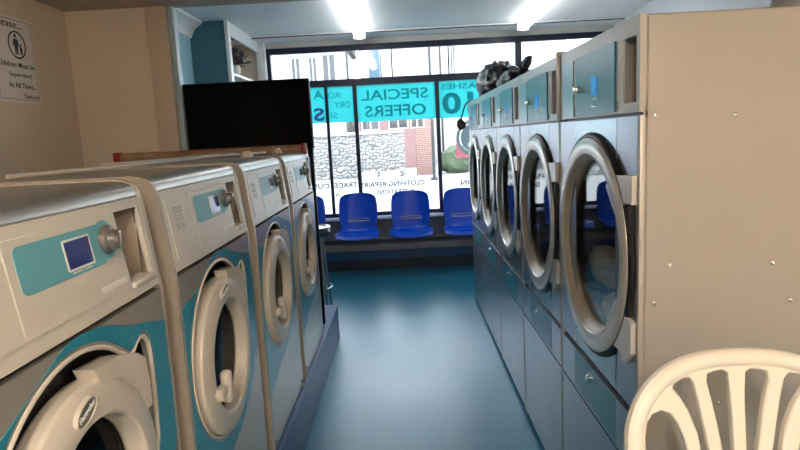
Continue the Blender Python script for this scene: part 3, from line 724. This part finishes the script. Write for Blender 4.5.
# ================================================================== LIGHT FITTINGS
def batten(x, y0_, y1_, z, tube, label, parent_name='strip_light'):
    o = empty(parent_name, (x, (y0_+y1_)/2, z)); tag(o, label, 'ceiling light', 'fluorescent strip lights')
    h = (y1_-y0_)/2
    MB().box(-.035, .035, -h, h, -.035, 0, .004).build('housing', m_white, o)
    MB().prism([(.060*math.cos(t), -.040+.055*math.sin(t)) for t in [PI+PI*i/12 for i in range(13)]]+[(.060, -.036), (-.060, -.036)], -h+.02, h-.02, lambda a, b, d: (a, d, b)).build('diffuser', tube, o)
    for s_ in (-1, 1): MB().box(-.064, .064, s_*h-(.02 if s_ > 0 else 0), s_*h+(.02 if s_ < 0 else 0), -.095, 0, .004).build('end_cap', m_white, o)
    return o
batten(-.415, 4.35, 6.58, ZF, m_tube, 'glowing strip light on the front ceiling above the aisle')
batten(1.35, 4.60, 6.58, ZF, m_tube, 'glowing strip light on the front ceiling above the dryers')
batten(-.1, -1.5, -.1, ZN, m_neartube, 'warm strip light on the ceiling behind the camera, nearer the washers')
batten(.9, -2.0, -.6, ZN, m_neartube, 'warm strip light on the ceiling behind the camera, nearer the right wall')
cs = MB().lathe((.0, 6.35, ZF), (0, 0, -1), [(.035, 0), (.035, .006), (.02, .012), (0, .012)], 20); tag(cs.build('ceiling_sensor', m_white), 'small round white sensor on the front ceiling near the window', 'sensor')

# ================================================================== PLANT ON ALCOVE SHELF
sh = MB().box(XLF+.02, -1.595, 5.765, 6.87, 2.235, 2.262, .003); tag(sh.build('alcove_shelf', m_white), 'white shelf in the alcove holding the potted plant', 'shelf')
pp = empty('potted_plant', (-1.665, 6.08, 2.262)); tag(pp, 'dark purple flowering plant in a pale pot on the alcove shelf', 'plant')
MB().lathe((0, 0, 0), (0, 0, 1), [(0, 0), (.045, 0), (.06, .03), (.062, .08), (.052, .11), (.047, .11), (.05, .03), (0, .02)], 28).build('pot', m_pot, pp)
random.seed(4)
lf = MB(); fl = MB()
for i in range(90):
    a = random.uniform(0, 2*PI); e = random.uniform(.0, 1.35); L = random.uniform(.07, .17)
    d = Vector((math.cos(a)*math.cos(e), math.sin(a)*math.cos(e), math.sin(e)*1.1)); b = Vector((0, 0, .09)); tip = b+d*L; tip.z = max(tip.z, .04)
    lf.tube([b, (b+tip)/2+Vector((0, 0, .01)), tip], [.002, .0018, .001], 5)
    s_ = Vector((-d.y, d.x, 0)).normalized()*.022; k = (tip-b).normalized()*.034
    tgt = fl if i % 2 else lf
    n_ = Vector((0, 0, .004))
    ring = [tip-k, tip-s_, tip+k, tip+s_]
    tgt.rings([[p+n_ for p in ring], [p-n_ for p in ring]])
lf.build('foliage', m_leaf, pp); fl.build('flower', m_flower, pp)

# ================================================================== BAGS ON THE DRYERS, STRAP, DUCTS
ZD = 1.85
def bag(name, c, scl, seed, m, lab, knot=None):
    mb = blob(MB(), (0, 0, 0), scl, seed, .24, 2.0, 4, True)
    lo = min(v.co.z for v in mb.bm.verts)
    for v in mb.bm.verts: v.co.z = max(v.co.z, lo*.62)
    mn = min(v.co.z for v in mb.bm.verts)
    for v in mb.bm.verts: v.co.z -= mn
    o = mb.build(name, m, loc=c, smooth=55)
    if knot:
        k = MB(); n = 14; rg = []
        for (px_, py_, pz_, rr) in knot:
            rg.append([(px_+rr*.5*math.cos(2*PI*j/n)*(1+.3*(j % 2)), py_+rr*math.sin(2*PI*j/n)*(1+.3*(j % 2)), pz_) for j in range(n)])
        k.rings(rg); kk = k.build('bag_neck', m, None, 50); kk.parent = o
    tag(o, lab, 'bag', 'bags on top of the dryers'); return o
bag('bin_bag', (.81, 4.95, ZD+.001), (.17, .40, .165), 3, m_bag, 'big shiny black plastic bag heaped on the farthest dryers')
bag('carrier_bag', (.80, 4.15, ZD+.001), (.12, .28, .085), 8, m_greybag, 'smaller dark bag with a twisted upright neck on the dryer tops', knot=[(0, -.08, .05, .07), (-.01, -.20, .075, .02), (-.015, -.30, .09, .035), (-.02, -.40, .125, .055), (-.02, -.50, .16, .03)])
sp_ = empty('hanging_strap', (.60, 5.56, 1.60)); tag(sp_, 'thin black strap hanging off the end of the farthest dryer', 'strap')
MB().tube(spline([(.10, -.02, .25), (.04, .02, .262), (-.0, .04, .24), (-.03, .04, .16), (-.05, .04, .10)], 6), .007, 8).build('strap', m_black, sp_)
MB().prism([(-.05, .12), (.0, .06), (-.01, .02), (-.06, .0), (-.09, .04), (-.085, .09)], .03, .05, lambda a, b, d: (a, d, b)).build('buckle', m_black, sp_)
pts = spline([(1.50, 2.30, ZD+.002), (1.50, 2.30, 1.98), (1.52, 2.31, 2.10), (1.62, 2.33, 2.20), (1.80, 2.34, 2.24), (2.43, 2.34, 2.26)], 10)
o = MB().tube(pts, [.085+.007*(k % 2) for k in range(len(pts))], 20).build('foil_duct', m_foil)
tag(o, 'silver foil duct rising from the top of the nearest dryer to the right wall', 'duct')

# ================================================================== WHITE GARDEN CHAIR
gc = empty('garden_chair', (.735, 1.30, 0)); tag(gc, 'white plastic garden chair with a slatted round back, against the nearest dryer', 'chair')
PXM = 451.0
def pt2(px, py): return ((px-743)/PXM*1.06, 1.052-(py-345)/PXM)
outL = [(625, 520), (624.5, 470), (625, 430), (627, 408), (633, 392), (643, 376), (658, 363), (678, 353), (700, 347.5), (722, 345.2)]
o_ = [pt2(*q) for q in outL]; o_ = spline(o_, 4)
o_ = [p for p in o_]; outer = o_+[(0, 1.0522)]+[(-a, b) for a, b in o_[::-1]]
outer = outer[::-1]
bz = pt2(0, 640)[1]
outer = [(.262, .42), ]+[p for p in outer if True]+[(-.262, .42), ]
def hole(pts): return [pt2(*q) for q in pts]
mir = lambda h: [(-a, b) for a, b in h[::-1]]
s1 = hole([(645, 560), (645, 470), (645, 420), (648, 406), (654, 399), (664, 397), (673, 402), (680, 412), (686, 428), (691, 450), (694, 490), (694, 560)])
s2 = hole([(708, 560), (708, 490), (705, 450), (701, 425), (693, 402), (684, 386), (677, 377), (679, 373), (688, 369), (695, 369), (699, 374), (703, 392), (708, 420), (713, 450), (717, 490), (719, 560)])
s3 = hole([(729, 560), (728, 490), (726.5, 450), (722, 420), (717, 392), (713, 374), (714, 367.5), (720, 365.5), (730, 364.5), (734.5, 368), (735.5, 380), (737, 450), (737.5, 490), (737.5, 560)])
MBc = MB()
def fg(a, b, d): return (a, .16*(b-1.062)-.05*(a/.25)**2+d, b)
g_ = MB().plate(outer, [s1, s2, s3, mir(s1), mir(s2), mir(s3)], -.011, .011, fg)
bk = g_.build('backrest', m_garden, gc, 50)
md = bk.modifiers.new('b', 'BEVEL'); md.width = .005; md.segments = 3; md.limit_method = 'ANGLE'; md.angle_limit = math.radians(50)
# rolled rim round the back
rim = [fg(a*(1-.018/.28), b-.019*max(0, (b-.80)/.25), 0) for a, b in outer[1:-1]]
MB().tube(rim, .0205, 14).build('back_rim', m_garden, gc, 60)
st_ = [[(x, -.07-.42*j/10, .44-.012*math.sin(PI*j/10)*(1-(x/.25)**2)-.02*(j/10)**4) for x in [-.235+.47*i/12 for i in range(13)]] for j in range(11)]
shell(st_, -.012).build('seat', m_garden, gc, 60)
for sx in (-1, 1):
    MB().tube(spline([(sx*.26, -.11, .78), (sx*.275, -.16, .70), (sx*.285, -.30, .665), (sx*.285, -.44, .655), (sx*.28, -.50, .62), (sx*.275, -.52, .5)], 6), [.018]*31, 10).build('armrest', m_garden, gc, 60)
    for yy, y2 in ((-.06, .02), (-.50, -.54)):
        MB().rings([[(sx*.25+dx, yy+dy, .46 if yy > -.2 else .52) for dx, dy in ((-.025, -.02), (.025, -.02), (.025, .02), (-.025, .02))],
                    [(sx*.275+dx, y2+dy, 0) for dx, dy in ((-.016, -.014), (.016, -.014), (.016, .014), (-.016, .014))]]).build('leg', m_garden, gc)
